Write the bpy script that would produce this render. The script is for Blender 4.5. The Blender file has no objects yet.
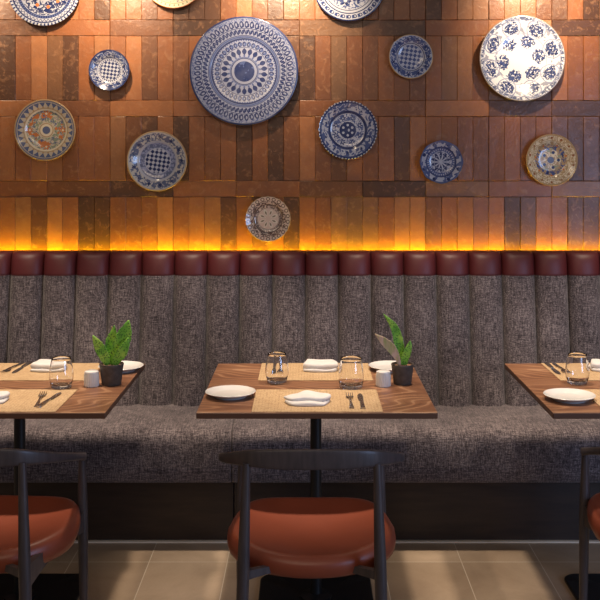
import bpy, bmesh, math, random
from mathutils import Vector, Matrix
random.seed(7)
PI = math.pi
sc = bpy.context.scene
C = sc.collection
F = 979.0; CX = 307.0; CY = 163.0; CH = 1.525

# ------------------------------------------------------------------ node expression helper
class E:
    def __init__(s, nt, v): s.nt = nt; s.v = v
    def _m(s, op, *a):
        n = s.nt.nodes.new('ShaderNodeMath'); n.operation = op
        for i, x in enumerate((s,) + a):
            x = x.v if isinstance(x, E) else x
            if isinstance(x, (int, float)): n.inputs[i].default_value = x
            else: s.nt.links.new(x, n.inputs[i])
        return E(s.nt, n.outputs[0])
    def __add__(s, o): return s._m('ADD', o)
    __radd__ = __add__
    def __mul__(s, o): return s._m('MULTIPLY', o)
    __rmul__ = __mul__
    def __sub__(s, o): return s._m('SUBTRACT', o)
    def __rsub__(s, o): return (s * -1) + o
    def __truediv__(s, o): return s._m('DIVIDE', o)
    def __lt__(s, o): return s._m('LESS_THAN', o)
    def __gt__(s, o): return s._m('GREATER_THAN', o)
    def abs(s): return s._m('ABSOLUTE')
    def sqrt(s): return s._m('SQRT')
    def sin(s): return s._m('SINE')
    def cos(s): return s._m('COSINE')
    def fract(s): return s._m('FRACT')
    def atan2(s, o): return s._m('ARCTAN2', o)
    def max(s, o): return s._m('MAXIMUM', o)
    def min(s, o): return s._m('MINIMUM', o)

def newmat(name):
    m = bpy.data.materials.new(name); m.use_nodes = True
    nt = m.node_tree
    return m, nt, nt.nodes['Principled BSDF']
def simple(name, col, rough=.5, **kw):
    m, nt, b = newmat(name)
    b.inputs['Base Color'].default_value = (*col, 1); b.inputs['Roughness'].default_value = rough
    for k, v in kw.items(): b.inputs[k.replace('_', ' ')].default_value = v
    return m
def coords(nt, kind='Object'):
    n = nt.nodes.new('ShaderNodeTexCoord'); return n.outputs[kind]
def noise(nt, vec, scale=(1, 1, 1), s=1.0, detail=2, rough=.5, dist=0, loc=(0, 0, 0)):
    mp = nt.nodes.new('ShaderNodeMapping'); mp.inputs['Scale'].default_value = scale; mp.inputs['Location'].default_value = loc
    nt.links.new(vec, mp.inputs['Vector'])
    n = nt.nodes.new('ShaderNodeTexNoise'); n.inputs['Scale'].default_value = s
    n.inputs['Detail'].default_value = detail; n.inputs['Roughness'].default_value = rough; n.inputs['Distortion'].default_value = dist
    nt.links.new(mp.outputs[0], n.inputs['Vector'])
    return E(nt, n.outputs['Fac'])
def ramp(nt, e, stops):
    r = nt.nodes.new('ShaderNodeValToRGB'); el = r.color_ramp.elements
    while len(el) < len(stops): el.new(.5)
    for i, (p, c) in enumerate(stops): el[i].position = p; el[i].color = (*c, 1)
    nt.links.new(e.v, r.inputs[0]); return r.outputs[0]
def mix(nt, fac, a, b, mode='MIX'):
    n = nt.nodes.new('ShaderNodeMix'); n.data_type = 'RGBA'; n.blend_type = mode; n.clamp_factor = True
    f = fac.v if isinstance(fac, E) else fac
    if isinstance(f, (int, float)): n.inputs[0].default_value = f
    else: nt.links.new(f, n.inputs[0])
    for i, x in ((6, a), (7, b)):
        if isinstance(x, tuple): n.inputs[i].default_value = (*x, 1)
        else: nt.links.new(x, n.inputs[i])
    return n.outputs[2]
def bump(nt, b, e, strength=.3, dist=.002):
    n = nt.nodes.new('ShaderNodeBump'); n.inputs['Strength'].default_value = strength; n.inputs['Distance'].default_value = dist
    nt.links.new(e.v, n.inputs['Height']); nt.links.new(n.outputs[0], b.inputs['Normal'])

# ------------------------------------------------------------------ materials
def m_brick():
    m, nt, b = newmat('brick')
    co = coords(nt)
    g = nt.nodes.new('ShaderNodeNewGeometry'); rnd = E(nt, g.outputs['Random Per Island'])
    n1 = noise(nt, co, s=14, detail=5, rough=.65); n2 = noise(nt, co, s=90, detail=3, rough=.7)
    n3 = noise(nt, co, s=32, detail=4, rough=.6, dist=1.0)
    base = ramp(nt, rnd, [(0, (.075, .032, .017)), (.22, (.135, .054, .025)), (.42, (.23, .080, .030)), (.68, (.31, .108, .038)), (.88, (.42, .165, .062)), (1, (.15, .075, .038))])
    c = mix(nt, (n1 - .35) * 1.6, base, mix(nt, .55, base, (.07, .032, .02)))
    c = mix(nt, (n3 - .53) * 5, c, mix(nt, .5, c, (.40, .20, .10)))
    c = mix(nt, (n2 - .55) * 2, c, mix(nt, .4, c, (.05, .02, .012)))
    nt.links.new(c, b.inputs['Base Color'])
    b.inputs['Roughness'].default_value = .5
    r = n1 * .25 + .22; nt.links.new(r.v, b.inputs['Roughness'])
    bump(nt, b, n1 + n2 * .5 + n3, .45, .003)
    return m
def m_tweed(name, dark, mid, light):
    m, nt, b = newmat(name)
    co = coords(nt)
    a = noise(nt, co, (30, 260, 260), 1, 2, .6)
    d = noise(nt, co, (260, 28, 32), 1, 2, .6, loc=(3, 5, 1))
    f = noise(nt, co, s=210, detail=1)
    lo = noise(nt, co, s=9, detail=2)
    v = a * .9 + d * .9 + f * .7 + lo * .3 - .42
    v2 = (v - .5) * .95 + .02
    c = ramp(nt, v2 + .02, [(.2, dark), (.47, mid), (.8, light)])
    nt.links.new(c, b.inputs['Base Color']); b.inputs['Roughness'].default_value = .9
    b.inputs['Sheen Weight'].default_value = .15
    bump(nt, b, a + d + f, .5, .002)
    return m
def m_leather(name, col, rough=.42):
    m, nt, b = newmat(name)
    co = coords(nt); n1 = noise(nt, co, s=7, detail=3); n2 = noise(nt, co, s=420, detail=2)
    c = mix(nt, n1, tuple(x * .78 for x in col), tuple(min(1, x * 1.2) for x in col))
    nt.links.new(c, b.inputs['Base Color']); b.inputs['Roughness'].default_value = rough
    bump(nt, b, n2, .18, .001)
    return m
def m_table():
    m, nt, b = newmat('table_wood')
    co = coords(nt)
    n0 = noise(nt, co, (1.5, 4.2, 1), 1, 1, .4, .25, loc=(.3, 1.7, 0))
    ringv = (n0 * 19).fract()
    line = (ringv - .5).abs() * 2            # 0..1 triangle
    fine = noise(nt, co, (14, 260, 60), 1, 3, .6)
    big = noise(nt, co, (1.2, 5, 1), 1.3, 2)
    v = line * .14 + fine * .42 + big * .40 + .01 + (line > .80) * .17
    c = ramp(nt, v, [(.15, (.075, .030, .016)), (.42, (.155, .066, .033)), (.62, (.26, .125, .064)), (.9, (.42, .24, .14))])
    nt.links.new(c, b.inputs['Base Color']); b.inputs['Roughness'].default_value = .42
    bump(nt, b, fine, .12, .001)
    return m
def m_mat():
    m, nt, b = newmat('woven_straw')
    co = coords(nt)
    sx = nt.nodes.new('ShaderNodeSeparateXYZ'); nt.links.new(co, sx.inputs[0])
    X = E(nt, sx.outputs[0]); Y = E(nt, sx.outputs[1])
    a = noise(nt, co, (30, 330, 10), 1, 2); d = noise(nt, co, (420, 60, 10), 1, 2); lo = noise(nt, co, s=9)
    st = ((Y * 150).fract() - .5).abs() * 2
    dash = (((X * 95).fract() < .45) * (noise(nt, co, (70, 120, 1), 1, 1) > .53))
    v = a * .6 + d * .5 + st * .18 + lo * .2 - .28
    c = ramp(nt, v, [(.22, (.27, .165, .08)), (.48, (.47, .32, .175)), (.72, (.62, .46, .29))])
    c = mix(nt, dash * .45, c, (.23, .12, .05))
    nt.links.new(c, b.inputs['Base Color']); b.inputs['Roughness'].default_value = .75
    bump(nt, b, a + st * .5 + d, .4, .001)
    return m
def m_floor():
    m, nt, b = newmat('floor_tile')
    co = coords(nt)
    sx = nt.nodes.new('ShaderNodeSeparateXYZ'); nt.links.new(co, sx.inputs[0])
    X = E(nt, sx.outputs[0]); Y = E(nt, sx.outputs[1])
    tx = (X + .305) / .2985 + 100; ty = (Y + 30 - 3.742) / .6
    gx = (tx.fract() - .5).abs() > (.5 - .0045); gy = (ty.fract() - .5).abs() > (.5 - .0028)
    g = gx.max(gy)
    idx = (tx - tx.fract()) * 3.17 + (ty - ty.fract()) * 7.31
    per = (idx.sin() * 437.5).fract()
    n1 = noise(nt, co, s=3.5, detail=5, rough=.6, dist=.6); n2 = noise(nt, co, s=120, detail=2)
    v = n1 * .9 + per * .22 + n2 * .12 - .1
    c = ramp(nt, v, [(.2, (.26, .185, .125)), (.5, (.38, .285, .20)), (.8, (.52, .40, .29))])
    c = mix(nt, g, c, (.66, .58, .47))
    nt.links.new(c, b.inputs['Base Color']); nt.links.new((n1 * .2 + .38).v, b.inputs['Roughness'])
    bump(nt, b, n1 * .3 + n2 * .2 - g * .8, .2, .002)
    return m
def m_cloth():
    m, nt, b = newmat('napkin_cloth')
    co = coords(nt); n = noise(nt, co, s=30, detail=3); w = noise(nt, co, s=600, detail=1)
    nt.links.new(mix(nt, n, (.56, .54, .54), (.68, .66, .66)), b.inputs['Base Color']); b.inputs['Roughness'].default_value = .9
    bump(nt, b, n + w * .2, .5, .003); return m
def m_darkwood():
    m, nt, b = newmat('dark_stained_wood')
    co = coords(nt); n = noise(nt, co, (18, 18, 3), 4, 3, .6); f = noise(nt, co, s=150, detail=2)
    nt.links.new(ramp(nt, n, [(.3, (.038, .031, .034)), (.7, (.066, .052, .054))]), b.inputs['Base Color'])
    nt.links.new((f * .1 + .36).v, b.inputs['Roughness']); bump(nt, b, f, .06, .001); return m
def m_leaf():
    m, nt, b = newmat('succulent_leaf')
    co = coords(nt)
    v = nt.nodes.new('ShaderNodeTexVoronoi'); v.inputs['Scale'].default_value = 170; nt.links.new(co, v.inputs['Vector'])
    sp = E(nt, v.outputs['Distance']) < .38
    n = noise(nt, co, s=22, detail=3)
    c = ramp(nt, n, [(.3, (.08, .26, .03)), (.5, (.18, .46, .05)), (.68, (.42, .62, .10))])
    c = mix(nt, sp * .75, c, (.025, .10, .02))
    nt.links.new(c, b.inputs['Base Color']); b.inputs['Roughness'].default_value = .4; return m
def m_leafpink():
    m, nt, b = newmat('pale_leaf')
    co = coords(nt); n = noise(nt, co, (60, 60, 25), 1, 3)
    nt.links.new(ramp(nt, n, [(.35, (.30, .34, .12)), (.55, (.50, .36, .26)), (.75, (.62, .45, .38))]), b.inputs['Base Color'])
    b.inputs['Roughness'].default_value = .45; return m
def m_soil():
    m, nt, b = newmat('potting_pebbles')
    co = coords(nt); n = noise(nt, co, s=160, detail=2)
    nt.links.new(ramp(nt, n, [(.35, (.10, .05, .03)), (.6, (.42, .22, .13))]), b.inputs['Base Color']); b.inputs['Roughness'].default_value = .9
    bump(nt, b, n, .8, .004); return m
def m_pot():
    m, nt, b = newmat('pot_clay')
    co = coords(nt); n = noise(nt, co, s=60, detail=4)
    nt.links.new(ramp(nt, n, [(.3, (.055, .045, .040)), (.7, (.10, .085, .075))]), b.inputs['Base Color']); b.inputs['Roughness'].default_value = .6
    bump(nt, b, n, .2, .002); return m
def m_base():
    m, nt, b = newmat('plinth_veneer')
    co = coords(nt); n = noise(nt, co, (2, 2, 14), 3, 3)
    nt.links.new(ramp(nt, n, [(.3, (.022, .012, .008)), (.7, (.040, .022, .014))]), b.inputs['Base Color']); b.inputs['Roughness'].default_value = .45; return m

BRICK = m_brick(); MORTAR = simple('mortar', (.20, .085, .04), .95)
TWEED = m_tweed('grey_tweed', (.021, .015, .018), (.088, .069, .075), (.26, .215, .215))
BURG = m_leather('burgundy_leather', (.095, .014, .016), .48)
SEATL = m_leather('brick_red_leather', (.235, .050, .022), .40)
TWOOD = m_table(); EDGE = simple('table_edge', (.10, .045, .025), .5)
MATM = m_mat(); FLOOR = m_floor(); CLOTH = m_cloth(); DWOOD = m_darkwood()
BLACK = simple('black_metal', (.012, .012, .013), .42, Metallic=.3)
LEAF = m_leaf(); PLEAF = m_leafpink(); SOIL = m_soil(); POT = m_pot(); BASE = m_base()
CHINA = simple('white_china', (.70, .69, .68), .22, Coat_Weight=.3)
STEEL = simple('cutlery_steel', (.55, .52, .50), .25, Metallic=1.0)
STRIPM = simple('pale_trim', (.80, .70, .56), .45)
GLASS = simple('clear_glass', (1, 1, 1), .0, Transmission_Weight=1.0, IOR=1.45)
LEDM, _nt, _b = newmat('amber_led'); _b.inputs['Base Color'].default_value = (.8, .5, .1, 1)
_b.inputs['Emission Color'].default_value = (1, .70, .0, 1); _b.inputs['Emission Strength'].default_value = 85

# ------------------------------------------------------------------ mesh helpers
def obj(name, bm, mat, parent=None, smooth=True, ang=40, recalc=True):
    if recalc: bmesh.ops.recalc_face_normals(bm, faces=bm.faces)
    me = bpy.data.meshes.new(name); bm.to_mesh(me); bm.free()
    mats = mat if isinstance(mat, (list, tuple)) else [mat]
    for q in mats: me.materials.append(q)
    if smooth:
        for p in me.polygons: p.use_smooth = True
        if ang < 180: me.set_sharp_from_angle(angle=math.radians(ang))
    o = bpy.data.objects.new(name, me); C.objects.link(o)
    if parent: o.parent = parent
    return o
def loft(rings, bm=None, closed=True, cap=True, mi=0):
    bm = bm or bmesh.new(); vs = [[bm.verts.new(p) for p in r] for r in rings]
    n = len(rings[0])
    for a, b in zip(vs, vs[1:]):
        for i in range(n if closed else n - 1):
            j = (i + 1) % n
            f = bm.faces.new((a[i], a[j], b[j], b[i])); f.material_index = mi
    if cap and closed:
        bm.faces.new(vs[0][::-1]).material_index = mi; bm.faces.new(vs[-1]).material_index = mi
    return bm
def lathe(prof, seg=48, bm=None, axis='Z', c=(0, 0, 0)):
    """prof: (r,h) list; r==0 ends become a pole"""
    bm = bm or bmesh.new(); rows = []
    def P(r, h, t):
        if axis == 'Z': return (c[0] + r * math.cos(t), c[1] + r * math.sin(t), c[2] + h)
        return (c[0] + r * math.cos(t), c[1] - h, c[2] + r * math.sin(t))      # axis -Y (towards viewer)
    for r, h in prof:
        if r <= 1e-6: rows.append([bm.verts.new(P(0, h, 0))])
        else: rows.append([bm.verts.new(P(r, h, 2 * PI * i / seg)) for i in range(seg)])
    for a, b in zip(rows, rows[1:]):
        for i in range(seg):
            j = (i + 1) % seg
            if len(a) == 1 and len(b) == 1: break
            if len(a) == 1: bm.faces.new((a[0], b[i], b[j]))
            elif len(b) == 1: bm.faces.new((a[i], a[j], b[0]))
            else: bm.faces.new((a[i], a[j], b[j], b[i]))
    return bm
def box(x0, x1, y0, y1, z0, z1, bev=0, seg=2, bm=None):
    b = bmesh.new()
    bmesh.ops.create_cube(b, size=1, matrix=Matrix.Translation(((x0 + x1) / 2, (y0 + y1) / 2, (z0 + z1) / 2)) @ Matrix.Diagonal((x1 - x0, y1 - y0, z1 - z0, 1)))
    if bev: bmesh.ops.bevel(b, geom=list(b.edges), offset=bev, segments=seg, affect='EDGES', profile=.5)
    if bm is None: return b
    me = bpy.data.meshes.new('t'); b.to_mesh(me); b.free(); bm.from_mesh(me); bpy.data.meshes.remove(me); return bm
def catmull(pts, n=8):
    out = []
    P = [pts[0]] + list(pts) + [pts[-1]]
    for i in range(1, len(P) - 2):
        for k in range(n):
            t = k / n; r = []
            for d in range(len(pts[0])):
                p0, p1, p2, p3 = P[i - 1][d], P[i][d], P[i + 1][d], P[i + 2][d]
                r.append(.5 * (2 * p1 + (p2 - p0) * t + (2 * p0 - 5 * p1 + 4 * p2 - p3) * t * t + (3 * p1 - p0 - 3 * p2 + p3) * t ** 3))
            out.append(tuple(r))
    out.append(tuple(pts[-1])); return out
def tube(pts, rad, seg=16, bm=None, flat=(1, 1)):
    rings = []
    for i, p in enumerate(pts):
        p = Vector(p); a = Vector(pts[max(0, i - 1)]); b = Vector(pts[min(len(pts) - 1, i + 1)])
        t = (b - a).normalized(); u = Vector((1, 0, 0)) if abs(t.x) < .9 else Vector((0, 1, 0))
        n = (u - t * u.dot(t)).normalized(); w = t.cross(n)
        r = rad[i] if isinstance(rad, (list, tuple)) else rad
        rings.append([p + n * (r * flat[0] * math.cos(2 * PI * k / seg)) + w * (r * flat[1] * math.sin(2 * PI * k / seg)) for k in range(seg)])
    return loft(rings, bm)
def empty(name, loc, rz=0, label=None, cat=None, group=None):
    o = bpy.data.objects.new(name, None); C.objects.link(o); o.empty_display_size = .05
    o.location = loc; o.rotation_euler = (0, 0, rz); return tag(o, label, cat, group)
def tag(o, label, cat, group=None):
    if label: o['label'] = label
    if cat: o['category'] = cat
    if group: o['group'] = group
    return o
def dup(root, loc, rz=0, label=None, scale=None):
    def cp(o, par):
        c = o.copy(); C.objects.link(c)
        if par: c.parent = par
        for ch in list(kids.get(o, [])): cp(ch, c)
        return c
    kids = {}
    for o in list(C.objects):
        if o.parent: kids.setdefault(o.parent, []).append(o)
    r = cp(root, None); r.location = loc; r.rotation_euler = (0, 0, rz)
    if label: r['label'] = label
    if scale: r.scale = scale
    return r

# ------------------------------------------------------------------ SETTING
fl = obj('floor', box(-3.2, 3.2, .2, 4.6, -.05, 0), FLOOR, smooth=False); fl['kind'] = 'structure'
WY = 4.5
bm = box(-2.6, 2.6, WY + .006, WY + .12, 0, 3.0)
for f in bm.faces: f.material_index = 1
U = .0725
def brick(x0, x1, z0, z1):
    g = .0003; j = lambda: random.uniform(-.0009, .0009)
    d = WY - random.uniform(0, .0035); t1, t2, t3, t4 = (random.uniform(-.0012, .0012) for _ in range(4)); c = .002
    bk = [bm.verts.new((x, WY + .008, z)) for x, z in ((x0 + g, z0 + g), (x1 - g, z0 + g), (x1 - g, z1 - g), (x0 + g, z1 - g))]
    md = [bm.verts.new((x + j(), d + c, z + j())) for x, z in ((x0 + g, z0 + g), (x1 - g, z0 + g), (x1 - g, z1 - g), (x0 + g, z1 - g))]
    fr = [bm.verts.new((x + j(), d + t, z + j())) for (x, z), t in zip(((x0 + g + c, z0 + g + c), (x1 - g - c, z0 + g + c), (x1 - g - c, z1 - g - c), (x0 + g + c, z1 - g - c)), (t1, t2, t3, t4))]
    bm.faces.new(fr)
    for a, b in ((bk, md), (md, fr)):
        for i in range(4):
            k = (i + 1) % 4; bm.faces.new((a[i], a[k], b[k], b[i]))
for k in range(-4, 5):
    zb = 1.369 + .37 * k
    i0 = -28
    for i in range(-28, 50):
        x = -.905 + U * i
        if x + U > 2.6 or x < -2.6: continue
        z0, z1 = zb + .0735, zb + .37
        if z1 <= 3.0 and z0 > 0: brick(x, x + U, z0, z1)
    for i in range(-8, 13):
        x = -.905 + U * 4 * i
        if x + 4 * U > 2.6 or x < -2.6: continue
        if 0 < zb and zb + .0735 < 3: brick(x, x + 4 * U, zb, zb + .0735)
wb = obj('wall_back', bm, [BRICK, MORTAR], smooth=False); wb['kind'] = 'structure'
tr = obj('trim_1', box(-2.6, 2.6, 3.928, 3.945, 0, .006), STRIPM, smooth=False); tr['kind'] = 'structure'

# ------------------------------------------------------------------ BANQUETTE
W = .144; S0 = -.295
def channel_ring(xc, z, yf, bul, yb):
    n = 14; pts = []
    for i in range(n + 1):
        u = -1 + 2 * i / n
        h = (1 - abs(u) ** 2.2) ** .62 if abs(u) < 1 else 0
        pts.append((xc + u * (W / 2 - .0032), yf - bul * h + bul, z))
    pts += [(xc + W / 2, yf + bul + .012, z), (xc + W / 2, yb, z), (xc - W / 2, yb, z), (xc - W / 2, yf + bul + .012, z)]
    return pts
def yface(z): return 4.185 + (z - .47) * .14
def make_channel(parent, xc):
    rings = []
    for i in range(13):
        z = .40 + (1.034 - .40) * i / 12
        b = .034
        rings.append(channel_ring(xc, z, yface(z), b, 4.42))
    ch = obj('back_channel', loft(rings), TWEED, parent, ang=60)
    rings = []
    for z, back in ((1.030, .004), (1.034, .001), (1.045, -.001), (1.08, 0), (1.10, .001), (1.117, .006), (1.128, .016), (1.1335, .034), (1.135, .07), (1.135, .10)):
        rings.append(channel_ring(xc, z, yface(z) - .0015 + back,   .034 if back < .003 else .034 - back * .25 if back < .06 else .004, 4.421))
    # scallop: drop seams a little at the top
    hb = loft(rings)
    for v in hb.verts:
        if v.co.z > 1.09:
            u = abs(v.co.x - xc) / (W / 2); v.co.z -= .004 * u ** 6
    obj('headrest_band', hb, BURG, ch, ang=60)
def seat_cushion(parent, x0, x1):
    prof = [(3.832, .274), (3.820, .288), (3.816, .34), (3.815, .39), (3.817, .43), (3.824, .455), (3.838, .471), (3.86, .480), (3.90, .485), (4.0, .488), (4.12, .486), (4.30, .482), (4.30, .274)]
    cy, cz = 4.05, .38; rings = []
    xs = [(x0 + .0012, .985), (x0 + .004, .994), (x0 + .012, 1)]
    n = 24
    for i in range(1, n): xs.append((x0 + .012 + (x1 - x0 - .024) * i / n, 1))
    xs += [(x1 - .012, 1), (x1 - .004, .994), (x1 - .0012, .985)]
    for x, s in xs:
        wob = .0015 * math.sin(x * 7) + .001 * math.sin(x * 17 + 1)
        rings.append([(x, cy + (y - cy) * s, cz + (z - cz) * s + (wob if z > .45 else 0)) for y, z in prof])
    obj('seat_cushion', loft(rings), TWEED, parent, ang=50)
def banquette(x0, x1, k0, k1, label):
    t = empty('banquette', ((x0 + x1) / 2, 4.1, 0), 0, label, 'banquette', None)
    ox = (x0 + x1) / 2
    def off(o):
        return o
    seat_cushion(t, x0, x1)
    obj('plinth', box(x0 + .0015, x1 - .0015, 3.946, 4.42, 0, .2745, .002, 1), BASE, t, smooth=False)
    for k in range(k0, k1): make_channel(t, S0 + W * (k + .5))
    for o in list(C.objects):                      # children were built in world space
        if o.parent == t: o.location = (-ox, -4.1, 0)
    return t
banquette(S0 - W * 12, S0, -12, 0, 'left run of grey tweed channel-back bench with burgundy top, left of the seat seam')
banquette(S0, S0 + W * 16, 0, 16, 'right run of grey tweed channel-back bench with burgundy top, right of the seat seam')
led = obj('light_strip', box(-2.0, 2.0, 4.462, 4.474, 1.088, 1.098), LEDM, smooth=False)
tag(led, 'glowing amber strip light tucked between bench back and brick wall', 'strip light')
br = obj('strip_bracket', box(-2.0, 2.0, 4.4212, 4.4965, 1.080, 1.0879), BLACK, led, smooth=False)

# ------------------------------------------------------------------ TABLES
TZ = .75; TF = 3.036; TB = 3.786; TW = .75
def make_table(x, label):
    t = empty('dining_table', (x, 3.411, 0), 0, label, 'table', 'square wooden dining tables along the bench')
    tb = box(-.375, .375, -.375, .375, .731, TZ, .0025, 2)
    for f in tb.faces:
        if abs(f.normal.z) < .5: f.material_index = 1
    obj('tabletop', tb, [TWOOD, EDGE], t, smooth=False)
    obj('column', lathe([(0, .012), (.055, .012), (.055, .022), (.0205, .03), (.0195, .05), (.0195, .69), (.0195, .715), (0, .715)], 32), BLACK, t)
    obj('mounting_plate', box(-.17, .17, -.17, .17, .715, .7305, .004), BLACK, t, smooth=False)
    b = bmesh.new(); pts = []
    for cx_, cy_, a0 in ((.15, .15, 0), (-.15, .15, 90), (-.15, -.15, 180), (.15, -.15, 270)):
        for i in range(9):
            a = math.radians(a0 + 90 * i / 8); pts.append((cx_ + .05 * math.cos(a), cy_ + .05 * math.sin(a)))
    loft([[(x_ * s, y_ * s, z) for x_, y_ in pts] for s, z in ((.985, 0), (1, .002), (1, .009), (.985, .012), (.5, .0135))], b)
    obj('base_plate', b, BLACK, t)
    return t
TX = {'L': -1.001, 'C': .031, 'R': 1.138}
make_table(TX['C'], 'square brown wooden table in the middle with two placemats and a succulent')
make_table(TX['L'], 'square brown wooden table cut off by the left edge of the photo')
make_table(TX['R'], 'square brown wooden table cut off by the right edge of the photo')

# ------------------------------------------------------------------ CHAIRS
def make_chair(loc, rz, label):
    t = empty('armchair', loc, rz, label, 'chair', 'dark round-back armchairs with brick red seats')
    # seat cushion
    def outline(k, s=1.0):
        a = 2 * PI * k / 64; c, s_ = math.cos(a), math.sin(a); y_ = s_
        n = 4.5 if y_ > 0 else 2.05
        x = math.copysign(abs(c) ** (2 / n), c); y = math.copysign(abs(s_) ** (2 / n), s_)
        w = .245 * (1 - .12 * max(0, y))
        return x * w, (.225 if y > 0 else .225) * y - .015
    rings = []
    for s, z in ((.90, .400), (.955, .403), (.985, .412), (1.0, .428), (1.0, .440), (.985, .455), (.95, .4655), (.90, .469), (.84, .467), (.72, .461), (.55, .455), (.35, .451), (.15, .449), (.03, .4485)):
        r = []
        for k in range(64):
            x, y = outline(k); zz = z
            if z > .45: zz += .006 * (abs(x) / .247) ** 2 * s - .010 * max(0, -y / .235) ** 2 * s
            if z > .42: zz += 0.010 * max(0, y / .2) ** 2 * s
            r.append((x * s, y * s, zz))
        rings.append(r)
    obj('seat', loft(rings), SEATL, t, ang=80)
    # rail (back + arms)
    half = [(0, -.287, .742, .055, .014), (.09, -.279, .740, .053, .014), (.173, -.250, .735, .043, .015), (.232, -.175, .713, .029, .016), (.257, -.075, .686, .023, .018), (.248, .04, .652, .023, .019), (.224, .14, .620, .024, .019), (.216, .175, .613, .022, .016)]
    left = [(-x, y, z, h, w) for x, y, z, h, w in half[:0:-1]]
    sp = catmull(left + half, 8); rings = []
    for i, (x, y, z, h, w) in enumerate(sp):
        a = sp[max(0, i - 1)]; b = sp[min(len(sp) - 1, i + 1)]
        tx, ty = b[0] - a[0], b[1] - a[1]; L = math.hypot(tx, ty); nx, ny = ty / L, -tx / L
        r = []
        for k in range(20):
            q = 2 * PI * k / 20; cc, ss = math.cos(q), math.sin(q)
            u = math.copysign(abs(cc) ** .5, cc) * w / 2; v = math.copysign(abs(ss) ** .5, ss) * h / 2
            r.append((x + nx * u, y + ny * u, z + v))
        rings.append(r)
    for e in (0, -1):      # rounded ends
        r = rings[e]; cx_ = sum(p[0] for p in r) / 20; cy_ = sum(p[1] for p in r) / 20; cz_ = sum(p[2] for p in r) / 20
        rr = [(cx_ + (p[0] - cx_) * .6, cy_ + .006, cz_ + (p[2] - cz_) * .6) for p in r]
        if e == 0: rings.insert(0, rr)
        else: rings.append(rr)
    obj('back_rail', loft(rings), DWOOD, t, ang=60)
    for s in (-1, 1):
        zs = [0, .1, .25, .40, .46, .55, .65, .722]; rd = [.0115, .013, .0155, .0168, .0165, .0145, .0120, .0105]
        pts = [(s * (.196 - .021 * z / .72), -.262 + .010 * z / .72, z) for z in zs]
        obj('leg', tube(pts, rd, 20), DWOOD, t)
        zs = [0, .1, .25, .40, .46, .53, .58, .612]; rd = [.0105, .012, .0145, .0158, .0155, .0135, .0115, .0105]
        pts = [(s * (.219 - .004 * z / .6), .170 - .012 * z / .6, z) for z in zs]
        obj('leg', tube(pts, rd, 20), DWOOD, t)
        # side seat rail between front and rear leg
        r = []
        for i in range(11):
            q = i / 10; x = s * (.186 + (.216 - .186) * q - .008 * math.sin(PI * q)); y = -.253 + .412 * q
            h = .020 + .016 * abs(2 * q - 1) ** 1.5; zc = .420
            r.append([(x - .009, y, zc - h), (x + .009, y, zc - h), (x + .009, y, zc + h * .8), (x - .009, y, zc + h * .8)])
        obj('seat_rail', loft(r), DWOOD, t, smooth=False)
    for y0, hw in ((-.253, .185), (.159, .216)):
        r = []
        for i in range(13):
            q = i / 12; x = -hw + 2 * hw * q; y = y0 + (.085 if y0 < 0 else -.015) * math.sin(PI * q)
            h = .010 + .007 * abs(2 * q - 1) ** 2; zc = .420 + .005 * abs(2 * q - 1)
            r.append([(x, y - .009, zc - h), (x, y + .009, zc - h), (x, y + .009, zc + h * .5), (x, y - .009, zc + h * .5)])
        obj('seat_rail', loft(r), DWOOD, t, smooth=False)
    return t
chair = make_chair((.013, 2.872, 0), 0, 'dark wooden armchair with red leather seat at the middle table')
dup(chair, (-.922, 2.89, 0), math.radians(-3.8), 'dark wooden armchair at left table, seat lit orange, cut by left photo edge')
dup(chair, (1.100, 2.940, 0), math.radians(3), 'dark wooden armchair at right table, cut by right photo edge')

# ------------------------------------------------------------------ PLACEMATS
def mat_bm():
    return box(-.205, .205, -.15, .15, 0, .0022, .0008, 1)
mz = TZ + .0002
mt = obj('placemat', mat_bm(), MATM, smooth=False)
mats = [('C', 3.192, 'straw placemat at front of middle table, under napkin, fork and knife'), ('C', 3.632, 'straw placemat at rear of middle table, on the bench side'),
        ('L', 3.192, 'straw placemat at front of left table'), ('L', 3.632, 'straw placemat at rear of left table beside the bench'),
        ('R', 3.192, 'straw placemat at front of right table'), ('R', 3.632, 'straw placemat at rear of right table beside the bench')]
for i, (k, y, lb) in enumerate(mats):
    o = mt if i == 0 else mt.copy()
    if i: C.objects.link(o)
    o.location = (TX[k] + random.uniform(-.002, .002) + (-.03 if (k == 'R' and y > 3.5) else (.012 if k == 'L' else 0)), y, mz)
    tag(o, lb, 'placemat', 'woven straw placemats')
MZ = mz + .0024

# ------------------------------------------------------------------ TABLEWARE
def side_plate_bm():
    return lathe([(0, .004), (.045, .004), (.05, .0), (.053, .0), (.056, .005), (.070, .010), (.0825, .0165), (.0838, .018), (.0825, .019), (.071, .0145), (.058, .0095), (.05, .008), (0, .008)], 56)
pl = obj('side_plate', side_plate_bm(), CHINA)
sps = [(-.254, 3.250, TZ, 'white side plate on front left corner of middle table'), (.314, 3.665, TZ, 'white side plate behind the succulent on middle table'),
       (-.695, 3.66, TZ, 'white side plate behind the green plant on left table'), (.859, 3.205, TZ, 'white side plate on front left corner of right table')]
for i, (x, y, z, lb) in enumerate(sps):
    o = pl if i == 0 else pl.copy()
    if i: C.objects.link(o)
    o.location = (x, y, z + .0002); tag(o, lb, 'plate', 'white side plates')

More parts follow.
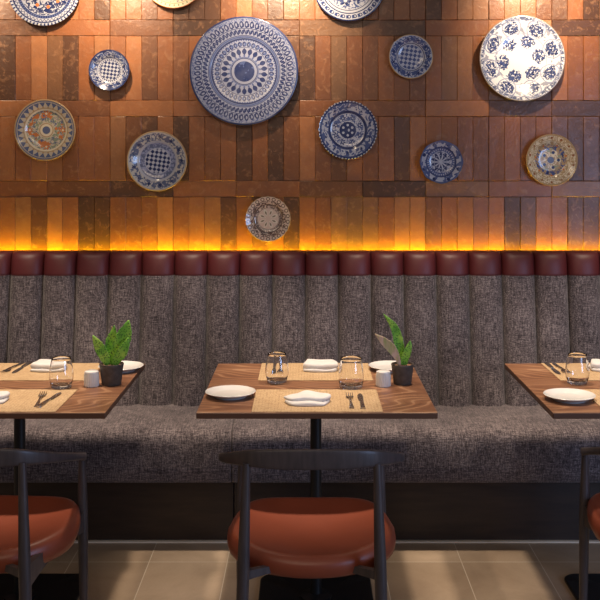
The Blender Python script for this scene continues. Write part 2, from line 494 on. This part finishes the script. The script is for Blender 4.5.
def glass_bm(h, rb, rm, rr, zm):
    out = [(0, .0), (rb * .8, 0), (rb, .002), (rb * 1.02, .008)]
    for i in range(1, 15):
        t = i / 14; z = .008 + (h - .008) * t
        if z < zm:
            q = (z - .008) / (zm - .008); r = rb * 1.02 + (rm - rb * 1.02) * math.sin(q * PI / 2)
        else:
            q = (z - zm) / (h - zm); r = rm + (rr - rm) * (1 - math.cos(q * PI / 2)) * .6 + (rr - rm) * q * .4
        out.append((r, z))
    inn = [(r - .0014, z) for r, z in out[:4:-1] if z > .018]
    rl = inn[-1][0]
    inn[0] = (inn[0][0], h)
    return lathe(out + [(out[-1][0] - .0007, h + .0006)] + inn + [(rl * .9, .0135), (rl * .5, .0115), (0, .011)], 48)
g1 = obj('tumbler_glass', glass_bm(.103, .034, .0415, .0325, .042), GLASS, ang=180)
gg = 'clear stemless glasses'
g1.location = (-.106, 3.455, TZ + .0002); tag(g1, 'clear rounded glass near the left of the middle table', 'glass', gg)
g2 = obj('tumbler_glass', glass_bm(.103, .040, .0435, .0365, .035), GLASS, ang=180)
g2.location = (.152, 3.375, TZ + .0002); tag(g2, 'clear straight-sided glass beside white shaker on middle table', 'glass', gg)
g3 = g1.copy(); C.objects.link(g3); g3.location = (-.847, 3.375, TZ + .0002); g3['label'] = 'clear glass in front of the rear napkin on left table'
g4 = g1.copy(); C.objects.link(g4); g4.location = (.950, 3.440, TZ + .0002); g4['label'] = 'clear glass behind the side plate on right table'

# napkins: cloth loft from an outline, with fold layers
def napkin_layer(pts, h0, h1, dome, seed):
    rnd = random.Random(seed)
    cl = catmull(pts + [pts[0]], 5)[:-1]
    cx_ = sum(p[0] for p in cl) / len(cl); cy_ = sum(p[1] for p in cl) / len(cl)
    rings = []
    for s, z in ((.94, 0), (.99, .15), (1.0, .45), (.985, .8), (.94, 1.0), (.8, 1.06), (.6, 1.1), (.35, 1.12), (.1, 1.13)):
        r = []
        for i, (x, y) in enumerate(cl):
            X = cx_ + (x - cx_) * s; Y = cy_ + (y - cy_) * s
            zz = h0 + (h1 - h0) * min(z, 1) + (dome * (z - 1) * 7 if z > 1 else 0)
            zz += .0013 * math.sin(X * 70 + seed) * (z > .7) + .0011 * math.sin(Y * 95 + X * 40 + seed) * (z > .7)
            r.append((X, Y, zz))
        rings.append(r)
    return loft(rings)
def napkin_front(loc, rz, label):
    t = empty('folded_napkin', loc, rz, label, 'napkin', 'folded white cloth napkins')
    obj('under_fold', napkin_layer([(-.072, -.01), (-.055, -.05), (-.02, -.062), (.035, -.06), (.058, -.048), (.076, .015), (.055, .045), (.0, .072), (-.04, .035)], 0, .010, .002, 1), CLOTH, t, ang=180)
    obj('top_fold', napkin_layer([(-.076, -.002), (-.05, -.034), (-.01, -.030), (.04, -.036), (.062, -.028), (.078, .015), (.05, .04), (.0, .068), (-.04, .032)], .0102, .021, .004, 2), CLOTH, t, ang=180)
    return t
def napkin_rear(loc, rz, label):
    t = empty('folded_napkin', loc, rz, label, 'napkin', 'folded white cloth napkins')
    obj('under_fold', napkin_layer([(-.064, -.04), (-.03, -.056), (.03, -.055), (.060, -.042), (.064, .03), (.04, .055), (-.04, .055), (-.062, .04)], 0, .011, .001, 3), CLOTH, t, ang=180)
    obj('top_fold', napkin_layer([(-.066, -.03), (-.035, -.045), (.03, -.050), (.066, -.028), (.060, .03), (.04, .055), (-.04, .053), (-.055, .035)], .0112, .027, .004, 5), CLOTH, t, ang=180)
    return t
nf = napkin_front((0.0, 3.165, MZ), 0, 'pale folded napkin on front placemat of middle table')
dup(nf, (-1.044, 3.175, MZ), math.radians(20), 'pale folded napkin at photo edge on front placemat of left table')
nr = napkin_rear((.050, 3.665, MZ), 0, 'plump white napkin on rear placemat of middle table')
dup(nr, (-.962, 3.665, MZ), math.radians(3), 'plump white napkin on rear placemat of left table')
dup(nr, (1.125, 3.665, MZ), math.radians(-6), 'plump white napkin on rear placemat of right table')

# cutlery
def strip(pts, bm=None, th=.0022):
    """pts (y, halfwidth, z)"""
    return loft([[(-w, y, z), (w, y, z), (w * .8, y, z + th), (-w * .8, y, z + th)] for y, w, z in pts], bm)
def make_fork(loc, rz, label):
    t = empty('fork', loc, rz, label, 'fork', 'steel forks')
    obj('handle', strip([(-.095, .004, 0), (-.09, .0085, 0), (-.06, .0070, .001), (-.02, .0038, .004), (.025, .0032, .006), (.035, .006, .005)]), STEEL, t, smooth=False)
    b = strip([(.035, .006, .005), (.045, .0115, .003), (.055, .0125, .002)])
    for i in range(4):
        x = -.0103 + i * .00687
        tube([(x, .053, .003), (x, .075, .0028), (x, .095, .0065)], [.0019, .0019, .001], 6, b)
    obj('tines', b, STEEL, t, smooth=False); return t
def make_knife(loc, rz, label):
    t = empty('knife', loc, rz, label, 'knife', 'steel table knives')
    obj('handle', strip([(-.100, .0045, 0), (-.095, .0088, 0), (-.05, .0078, 0), (-.005, .0058, .0005)], th=.0055), STEEL, t, smooth=False)
    obj('blade', strip([(-.005, .005, .001), (.01, .0085, .001), (.06, .0100, .001), (.085, .0085, .001), (.10, .002, .001)], th=.0018), STEEL, t, smooth=False); return t
fk = make_fork((.141, 3.172, MZ), 0, 'steel fork on front placemat of middle table')
kn = make_knife((.176, 3.172, MZ), 0, 'steel knife right of the fork at front of middle table')
PF = PI
for x, y, a, w in ((-.098, 3.675, PF, 'on rear placemat of middle table, seen through the left glass'), (-.870, 3.19, math.radians(8), 'on front placemat of left table'),
                   (-1.108, 3.69, PF - .1, 'on rear placemat at the photo edge of left table'), (.952, 3.675, PF + .02, 'on rear placemat of right table, beside the glass')):
    dup(fk, (x, y, MZ), a, 'steel fork ' + w)
for x, y, a, w in ((-.124, 3.672, PF, 'on rear placemat of middle table, seen through the left glass'), (-.838, 3.19, math.radians(-6), 'on front placemat of left table'),
                   (-1.075, 3.69, PF - .05, 'on rear placemat at the photo edge of left table'), (.922, 3.672, PF, 'on rear placemat of right table, beside the glass')):
    dup(kn, (x, y, MZ), a, 'steel knife ' + w)

# shakers: ribbed white pots
def make_shaker(loc, label):
    t = empty('salt_shaker', loc, 0, label, 'shaker', 'white ribbed shakers')
    rings = []; n = 96
    for z, r in ((0, .0235), (.0015, .025), (.006, .0255), (.040, .0255), (.044, .0250)):
        rings.append([((r + (.0007 * math.cos(24 * 2 * PI * k / n) if 0.001 < z < .043 else 0)) * math.cos(2 * PI * k / n), (r + (.0007 * math.cos(24 * 2 * PI * k / n) if 0.001 < z < .043 else 0)) * math.sin(2 * PI * k / n), z) for k in range(n)])
    obj('shaker_body', loft(rings), CHINA, t)
    obj('cap', lathe([(0, .0441), (.0245, .0441), (.0250, .048), (.0235, .052), (.018, .0545), (0, .0555)], 40), CHINA, t)
    return t
sk = make_shaker((.265, 3.400, TZ + .0002), 'white ribbed shaker beside the dark pot on middle table')
dup(sk, (-.748, 3.400, TZ + .0002), 0, 'white ribbed shaker beside the dark pot on left table')

# potted plants
def leaf(parent, pts, widths, mat, nrm=(0, -1, 0), th=.0035, cup=.25):
    sp = catmull([(*p, w) for p, w in zip(pts, widths)], 6); rings = []
    for i, (x, y, z, w) in enumerate(sp):
        a = Vector(sp[max(0, i - 1)][:3]); b = Vector(sp[min(len(sp) - 1, i + 1)][:3]); t = (b - a).normalized()
        n = Vector(nrm); n = (n - t * n.dot(t)).normalized(); s = t.cross(n); r = []
        wv = w * (1 + .05 * math.sin(i * 2.1))
        for k in range(14):
            q = 2 * PI * k / 14; u = math.cos(q); v = math.sin(q)
            r.append(Vector((x, y, z)) + s * (wv * u) + n * (v * th * (1 - .6 * abs(u)) + cup * wv * u * u))
        rings.append(r)
    return obj('leaf', loft(rings), mat, parent, ang=180)
def pot_parts(t):
    obj('pot', lathe([(0, 0), (.029, 0), (.031, .002), (.0385, .064), (.0400, .068), (.0395, .0705), (.0365, .0705), (.0355, .066), (.034, .058), (0, .058)], 48), POT, t)
    b = lathe([(0, .0585), (.0338, .0585), (.034, .062), (.02, .066), (0, .067)], 32)
    rnd = random.Random(3)
    for i in range(34):
        a = rnd.uniform(0, 2 * PI); r = rnd.uniform(.004, .030); s = rnd.uniform(.003, .0055)
        bmesh.ops.create_icosphere(b, subdivisions=1, radius=s, matrix=Matrix.Translation((r * math.cos(a), r * math.sin(a), .0655)) @ Matrix.Diagonal((1, .8, .7, 1)))
    obj('pebbles', b, SOIL, t, smooth=False)
t = empty('potted_plant', (.335, 3.436, TZ + .0002), 0, 'small upright speckled succulent in dark pot on middle table', 'potted plant', 'succulents in dark pots')
pot_parts(t)
leaf(t, [(-.006, 0, .060), (-.010, .002, .10), (-.014, .004, .15), (-.030, .006, .20), (-.067, .008, .245)], [.010, .016, .017, .013, .0008], LEAF)
leaf(t, [(-.010, -.006, .062), (-.018, -.012, .09), (-.038, -.016, .125), (-.066, -.016, .152), (-.098, -.014, .178)], [.006, .009, .016, .014, .0008], PLEAF)
leaf(t, [(.004, -.004, .060), (.006, -.010, .085), (.016, -.014, .115), (.023, -.014, .138), (.026, -.014, .154)], [.008, .013, .013, .009, .0008], LEAF)
leaf(t, [(-.004, .008, .060), (-.004, .014, .085), (.002, .020, .11), (.008, .026, .128)], [.007, .010, .008, .0008], LEAF)
t = empty('potted_plant', (-.684, 3.425, TZ + .0002), 0, 'bushy green broad-leaved plant in dark pot on left table', 'potted plant', 'succulents in dark pots')
t.scale = (1.08, 1.08, 1.05)
pot_parts(t)
leaf(t, [(.004, 0, .060), (.014, -.002, .095), (.032, -.004, .135), (.046, -.004, .175), (.056, -.002, .214)], [.010, .022, .027, .022, .003], LEAF, cup=.18)
leaf(t, [(-.006, -.004, .060), (-.016, -.008, .085), (-.032, -.012, .12), (-.046, -.012, .145), (-.058, -.01, .165)], [.008, .015, .018, .012, .002], LEAF, cup=.18)
leaf(t, [(.0, .004, .060), (-.002, .008, .10), (-.004, .012, .14), (.004, .014, .172), (.006, .016, .195)], [.008, .015, .017, .010, .0008], LEAF)
leaf(t, [(-.004, .010, .060), (-.002, .018, .10), (.002, .022, .14), (.000, .022, .175), (-.004, .02, .192)], [.007, .008, .007, .005, .0008], PLEAF)
leaf(t, [(.008, -.008, .060), (.020, -.016, .085), (.038, -.020, .11), (.050, -.020, .135), (.058, -.018, .16)], [.007, .014, .017, .012, .002], LEAF)

# ------------------------------------------------------------------ WALL PLATES
BL = (.022, .034, .115); BL2 = (.075, .105, .25); WH = (.50, .51, .58); CR = (.82, .69, .48); GR = (.30, .34, .20); OR = (.62, .20, .06); TAN = (.50, .33, .17); SL = (.13, .15, .25)
def plate_mat(name, fn, R, rough=.16):
    m, nt, b = newmat(name)
    co = coords(nt); sx = nt.nodes.new('ShaderNodeSeparateXYZ'); nt.links.new(co, sx.inputs[0])
    X = E(nt, sx.outputs[0]) * (1 / R); Z = E(nt, sx.outputs[2]) * (1 / R)
    r = (X * X + Z * Z).sqrt(); th = Z.atan2(X) * (1 / (2 * PI)) + .5           # 0..1 round the plate
    P = {'X': X, 'Z': Z, 'r': r, 'th': th, 'nt': nt, 'co': co, 'R': R}
    c = fn(P)
    nt.links.new(c, b.inputs['Base Color']); b.inputs['Roughness'].default_value = rough
    b.inputs['Coat Weight'].default_value = .5; b.inputs['Coat Roughness'].default_value = .06
    bump(nt, b, noise(nt, co, s=28, detail=2), .12, .003)
    return m
def ring(P, a, b): return (P['r'] > a) * (P['r'] < b)
def arches(P, a, b, n, w=.13):
    u = (P['th'] * n).fract() - .5; v = (P['r'] - a) * (1 / (b - a)) - .45
    d = (u * u * 1.6 + v * v).sqrt()
    return ring(P, a, b) * ((d - .36).abs() < w)
def petals(P, a, b, n, fat=.36):
    u = ((P['th'] * n).fract() - .5).abs(); v = (P['r'] - a) * (1 / (b - a))
    return ring(P, a, b) * (u < (v * PI).sin() * fat)
def dots(P, rc, n, s, ph=0.0):
    u = ((P['th'] * n + ph).fract() - .5) * (2 * PI * rc / n); v = P['r'] - rc
    return (u * u + v * v).sqrt() < s
def dashes(P, a, b, n, duty=.5):
    return ring(P, a, b) * ((P['th'] * n).fract() < duty)
def zig(P, a, b, n, w=.16):
    t = ((P['th'] * n).fract() - .5).abs() * 2; v = (P['r'] - a) * (1 / (b - a))
    return ring(P, a, b) * ((v - t).abs() < w)
def tri(P, a, b, n):
    t = ((P['th'] * n).fract() - .5).abs() * 2; v = (P['r'] - a) * (1 / (b - a))
    return ring(P, a, b) * (v > t)
def checker(P, rad, s, rot=True):
    X, Z = P['X'], P['Z']
    A = X * .80 + Z * .60; B = Z * .80 - X * .60
    a = (A * (1 / s)).fract() > .5; b = (B * (1 / s)).fract() > .5
    return ((a - b).abs() > .5) * (P['r'] < rad)
def scroll(P, a, b, s, thr=.055, seed=0, det=1):
    n = noise(P['nt'], P['co'], s=s / P['R'], detail=det, loc=(seed, seed * 2.3, seed * .7), dist=.8)
    return ring(P, a, b) * ((n - .5).abs() < thr)
def speck(P, a, b, s, thr=.5, seed=0):
    n = noise(P['nt'], P['co'], s=s / P['R'], detail=1, loc=(seed, seed * 1.7, seed))
    return ring(P, a, b) * (n > thr)
def flowers(P, rc, n, size, k=5, ph=0.0, stretch=1.0):
    u = ((P['th'] * n + ph).fract() - .5) * (2 * PI * rc / n) * stretch; v = P['r'] - rc
    d = (u * u + v * v).sqrt(); a = v.atan2(u)
    return d < ((a * k).cos() * .28 + .72) * size
def lay(P, c, *ls):
    for col, m in ls: c = mix(P['nt'], m, c, col)
    return c
def tonal(P, c, a=.25):
    n = noise(P['nt'], P['co'], s=5 / P['R'], detail=3)
    return mix(P['nt'], (n - .4) * a * 2, c, (.25, .28, .40))

def pBig(P):     # big blue plate, many concentric bands
    return tonal(P, lay(P, (.29, .31, .42), (BL, ring(P, .965, 1.2)), (BL, arches(P, .80, .93, 56, .12)), (BL, dashes(P, .815, .875, 56, .35)), (BL, ring(P, .785, .797)), (BL2, scroll(P, .90, .96, 20, .05, 3)),
        (BL, zig(P, .68, .775, 60, .30)), (BL, dashes(P, .70, .76, 60, .5)), (BL, ring(P, .655, .668)), (BL, ring(P, .585, .615)), (BL2, ring(P, .62, .65)), (BL2, dashes(P, .565, .585, 80, .5)),
        (BL, arches(P, .46, .555, 38, .17)), (BL2, dashes(P, .475, .535, 38, .5)), (BL, ring(P, .442, .452)), (BL, petals(P, .30, .435, 22, .40)), (BL2, dots(P, .29, 22, .018)), (BL, ring(P, .235, .25)), (BL2, ring(P, .255, .27)),
        (BL2, ring(P, 0, .19)), (BL, scroll(P, 0, .19, 7, .14)), (BL, flowers(P, .11, 5, .05, 4)), (BL2, dots(P, .945, 64, .010))))
def pSpeck(P):   # small blue plate, check centre
    return tonal(P, lay(P, WH, (BL, ring(P, .93, 1.2)), (BL2, ring(P, .60, .93)), (BL, speck(P, .62, .95, 4.5, .50, 2)), (WH, scroll(P, .62, .92, 5, .03, 3)), (WH, ring(P, .56, .62)),
        (BL, dashes(P, .50, .56, 32, .5)), (BL, checker(P, .47, .25)), (BL, ring(P, .47, .49)), (WH, dashes(P, .64, .70, 20, .5))))
def pDash(P):    # top left, dashed rim
    return tonal(P, lay(P, WH, (BL, dashes(P, .93, 1.2, 60, .45)), (BL, ring(P, .88, .92)), (BL2, ring(P, .70, .79)), (BL, zig(P, .80, .88, 50, .2)), (BL, scroll(P, .3, .69, 8, .09, 4)), (OR, dots(P, .45, 9, .05)),
        (BL, dashes(P, .71, .78, 70, .5)), (BL, ring(P, 0, .22)), (WH, dots(P, .12, 6, .04))))
def pCream(P):   # cream rim at the top
    return lay(P, CR, (OR, ring(P, .975, 1.2)), (GR, dashes(P, .86, .93, 40, .3)), (OR, flowers(P, .65, 8, .10)), (SL, scroll(P, .2, .8, 7, .05, 6)), (TAN, ring(P, .82, .84)))
def pTopMid(P):  # blue and white at top middle
    return lay(P, WH, (BL, ring(P, .96, 1.2)), (BL2, dashes(P, .83, .93, 34, .45)), (BL, arches(P, .82, .94, 34, .10)), (BL, ring(P, .76, .79)), (BL, ring(P, .68, .70)), (BL, flowers(P, .42, 7, .17, 6)),
        (BL2, scroll(P, .15, .66, 8, .05, 3)), (BL2, ring(P, 0, .18)), (WH, dots(P, .42, 7, .05)), (WH, dots(P, .09, 5, .035)))
def pNet(P):     # small plate with netted centre
    return lay(P, WH, (TAN, ring(P, .955, 1.2)), (BL2, scroll(P, .66, .93, 6, .10, 5)), (BL, flowers(P, .80, 11, .075, 5)), (BL, ring(P, .60, .63)), (BL2, (P['r'] < .56)), (WH, checker(P, .54, .27)), (WH, ring(P, .55, .59)))
def pWhite(P):   # big white plate with blue bouquets
    def blob(rc, n, a, b_, ph):
        u = ((P['th'] * n + ph).fract() - .5) * (2 * PI * rc / n); v = P['r'] - rc
        return (u * u * (1 / (a * a)) + v * v * (1 / (b_ * b_))).sqrt()
    nz = noise(P['nt'], P['co'], s=13 / P['R'], detail=3, rough=.7)
    fl = (blob(.74, 8, .19, .135, .1) + (nz - .5) * 1.3) < .98; fi = (blob(.42, 6, .17, .15, .35) + (nz - .5) * 1.3) < .98
    sp = noise(P['nt'], P['co'], s=24 / P['R'], detail=2) > .45
    u = ((P['th'] * 8 + .1).fract() - .5) * (2 * PI * .74 / 8); v = P['r'] - .74
    d = (u * u + v * v * 1.1).sqrt()
    return lay(P, (.84, .83, .84), ((.30, .24, .22), ring(P, .975, 1.2)), (SL, scroll(P, .90, .97, 12, .10, 4)), ((.32, .36, .52), ring(P, .885, .90)), (SL, speck(P, .56, .90, 9, .56, 3) * (d > .22) * .7), ((.33, .36, .50), (d - .215).abs() < .012),
        (BL2, fl * sp), (BL2, fi * sp), (BL, fl * (noise(P['nt'], P['co'], s=30 / P['R'], detail=1, loc=(4, 4, 4)) > .55)), (BL, fi * (noise(P['nt'], P['co'], s=30 / P['R'], detail=1, loc=(2, 4, 4)) > .57)), ((.42, .44, .58), (P['r'] - .60).abs() < .010))
def pStar(P):    # beaded rim, netted flower centre
    return tonal(P, lay(P, BL, (WH, dashes(P, .94, 1.2, 56, .55)), (BL2, ring(P, .64, .90)), (WH, scroll(P, .66, .88, 5, .06, 8)), (BL, flowers(P, .76, 10, .05, 4)), (BL, ring(P, .56, .64)), (WH, ring(P, .28, .565)), (BL, flowers(P, .43, 8, .105, 6)),
        (BL2, scroll(P, .28, .55, 9, .05, 5)), (WH, dots(P, .43, 8, .025)), (BL, ring(P, 0, .27)), (WH, ((P['X'] * 7.5).fract() - .5).abs().max(((P['Z'] * 7.5).fract() - .5).abs()) < .17) if False else (WH, dots(P, .17, 6, .042)), (WH, dots(P, .03, 1, .04))))
def pEight(P):   # scalloped, blue star centre
    return tonal(P, lay(P, WH, (BL2, ring(P, .90, 1.2)), (BL, dots(P, .84, 8, .085)), (BL2, speck(P, .70, .95, 5, .52, 4)), (BL, ring(P, .66, .70)), (BL2, ring(P, .50, .66)), (WH, dashes(P, .55, .62, 36, .4)), (BL, petals(P, .06, .48, 10, .30)), (WH, dots(P, .30, 10, .025)), (BL, scroll(P, .3, .5, 10, .05, 2))), .4)
def pTan(P):     # tan plate with blue leaves
    return lay(P, CR, (TAN, ring(P, .93, 1.2)), ((.30, .10, .04), dots(P, .85, 14, .05)), (TAN, ring(P, .74, .76)), (TAN, scroll(P, .76, .93, 8, .06, 2)), (BL2, flowers(P, .50, 6, .20, 2, .2, .6)), (GR, flowers(P, .36, 5, .13, 3, .7)), (BL, flowers(P, .50, 6, .07, 3, .2)), (TAN, scroll(P, .1, .72, 7, .07, 3)),
        (OR, dots(P, .60, 7, .04, .7)), (SL, ring(P, 0, .13)), (BL, dots(P, 0.3, 5, .06)))
def pOrange(P):  # grey-orange flower plate
    return lay(P, (.64, .53, .38), (TAN, ring(P, .95, 1.2)), (SL, ring(P, .92, .95)), (SL, tri(P, .74, .90, 28)), (TAN, dots(P, .74, 28, .03)), (TAN, ring(P, .70, .725)), (CR, ring(P, .64, .69)), (GR, scroll(P, .26, .64, 7, .07, 3)), (SL, scroll(P, .3, .64, 9, .04, 7)), (OR, speck(P, .28, .60, 7, .60, 9)), (OR, flowers(P, .54, 4, .12, 6, .5)),
        (CR, dots(P, .54, 4, .035, .5)), (CR, ring(P, .13, .24)), (TAN, ring(P, .20, .235)), (SL, ring(P, 0, .125)))
def pCheck(P):   # cream-rimmed plate with check centre
    return lay(P, (.60, .56, .50), (TAN, ring(P, .955, 1.2)), (SL, scroll(P, .68, .92, 6, .08, 4)), (BL, flowers(P, .80, 13, .075, 5)), (SL, speck(P, .70, .90, 9, .58, 3)), (WH, ring(P, .62, .66)), ((.33, .35, .50), ring(P, .42, .61)), (SL, scroll(P, .44, .60, 8, .08, 2)), (WH, (P['r'] < .42)), (BL, checker(P, .41, .20)), (WH, ring(P, .41, .43)))
def pLace(P):    # small tan lace plate
    return lay(P, (.80, .62, .46), (TAN, ring(P, .96, 1.2)), ((.20, .12, .08), arches(P, .78, .96, 22, .09)), ((.85, .72, .56), dots(P, .86, 22, .03)), ((.20, .12, .09), scroll(P, .62, .78, 8, .08, 3)), ((.14, .09, .07), ring(P, .60, .63)), ((.22, .15, .12), scroll(P, .48, .60, 9, .10, 5)),
        ((.88, .76, .58), petals(P, .08, .44, 8, .34)), ((.30, .22, .13), petals(P, .16, .36, 8, .16)), ((.24, .16, .12), ring(P, .455, .47)))
def wall_plate(cx_, cy_, rp, fn, label, scal=0, deep=.034, spin=0):
    D = 4.462; s = D / F; R = rp * s
    x = (cx_ - CX) * s; z = CH - (cy_ - CY) * s
    prof = [(0, .006), (.50, .006), (.53, .0), (.56, .0), (.58, .008)]
    out = [(0.80, .020), (.97, deep - .002), (.995, deep), (1.0, deep + .0022), (.988, deep + .0045), (.96, deep + .0035), (.80, .026), (.66, .019), (.62, .0145), (.58, .0115), (.40, .0105), (0, .010)]
    b = lathe([(r * R, h) for r, h in prof + out], 96, axis='-Y')
    if scal:
        for v in b.verts:
            rr = math.hypot(v.co.x, v.co.z)
            if rr > .7 * R:
                a = math.atan2(v.co.z, v.co.x); k = 1 - .03 * abs(math.sin(a * scal / 2)) * ((rr / R - .7) / .3); v.co.x *= k; v.co.z *= k
    o = obj('wall_plate', b, plate_mat('glaze', fn, R), ang=70)
    o.location = (x, WY - .0042, z); o.rotation_euler = (0, spin, 0)
    tag(o, label, 'plate', 'painted ceramic plates on the brick wall'); return o
wall_plate(44, -10, 36, pDash, 'blue plate with dashed rim at top left, cropped by photo top')
wall_plate(109, 70, 20.6, pSpeck, 'small deep blue plate with checked centre, nearest left of the largest plate', deep=.03)
wall_plate(173.5, -23, 31.5, pCream, 'cream plate only its lower rim showing at the top')
wall_plate(244, 71, 54.3, pBig, 'largest blue plate with many rings of fine banding', deep=.042)
wall_plate(349, -15, 36.2, pTopMid, 'blue and white plate cropped by the photo top, right of the largest plate')
wall_plate(411, 56.5, 22.3, pNet, 'small cream-rimmed plate with blue netted centre, left of the white plate', deep=.03)
wall_plate(522, 58.5, 43, pWhite, 'large white plate with blue flower bouquets, brightly lit', deep=.040)
wall_plate(348, 130, 30, pStar, 'dark blue plate with beaded white rim and flower centre', scal=28)
wall_plate(441.5, 162, 22, pEight, 'small blue plate with eight dark rim spots and star centre', scal=8, deep=.03)
wall_plate(552, 160, 26, pTan, 'tan plate with blue leaves and small brown rim dots', deep=.03)
wall_plate(45, 130, 30.8, pOrange, 'grey and tan plate with orange flowers around a round centre')
wall_plate(157, 161, 30.3, pCheck, 'cream-rimmed plate with blue and white checkerboard centre')
wall_plate(268, 219, 23.2, pLace, 'small tan lace-patterned plate hanging lowest, just above the bench', scal=24, deep=.028)

# ------------------------------------------------------------------ LIGHTS
def aim(o, tgt):
    d = Vector(tgt) - o.location; o.rotation_euler = d.to_track_quat('-Z', 'Y').to_euler()
def spot(name, loc, tgt, power, ang, col=(1, .80, .58), size=.03, blend=.6):
    l = bpy.data.lights.new(name, 'SPOT'); l.energy = power; l.spot_size = math.radians(ang); l.spot_blend = blend; l.color = col; l.shadow_soft_size = size
    o = bpy.data.objects.new(name, l); C.objects.link(o); o.location = loc; aim(o, tgt); return o
for x, p in ((-1.40, 168), (-.45, 168), (.50, 168), (1.45, 168)):
    spot('table_downlight', (x, 3.54, 2.9), (x, 3.70, 0), p, 50, col=(1, .81, .62), size=.06, blend=.5)
for x, p in ((-1.62, 66), (-.90, 70), (-.12, 84), (1.10, 68)):
    spot('wall_downlight', (x, 3.95, 2.52), (x, 4.5, 2.22), p, 78, col=(1, .77, .52), blend=1)
def area(name, loc, tgt, power, col, sx, sy):
    l = bpy.data.lights.new(name, 'AREA'); l.energy = power; l.color = col; l.shape = 'RECTANGLE'; l.size = sx; l.size_y = sy
    o = bpy.data.objects.new(name, l); C.objects.link(o); o.location = loc; aim(o, tgt)
area('window_daylight', (2.7, .7, 1.3), (.2, 3.0, .6), 42, (.42, .60, 1.0), 1.0, 1.4)
area('added_aisle_fill', (-.6, .6, 2.9), (-.3, 3.6, .5), 20, (1, .78, .56), 2.4, .8)  # added warm fill to brighten bench fronts and chair backs, not a known fixture
w = bpy.data.worlds.new('room_ambience'); sc.world = w; w.use_nodes = True
bg = w.node_tree.nodes['Background']; bg.inputs[0].default_value = (1.0, .86, .76, 1); bg.inputs[1].default_value = .12

cam = bpy.data.cameras.new('camera'); co = bpy.data.objects.new('camera', cam); C.objects.link(co)
co.location = (0, 0, CH); co.rotation_euler = (PI / 2, 0, 0)
cam.sensor_width = 36; cam.lens = F / 600 * 36; cam.shift_x = (300 - CX) / 600; cam.shift_y = -(300 - CY) / 600
cam.clip_start = .05
sc.camera = co
vs = sc.view_settings; vs.view_transform = 'Standard'; vs.look = 'None'; vs.exposure = 0.0; vs.gamma = 1; vs.use_curve_mapping = False
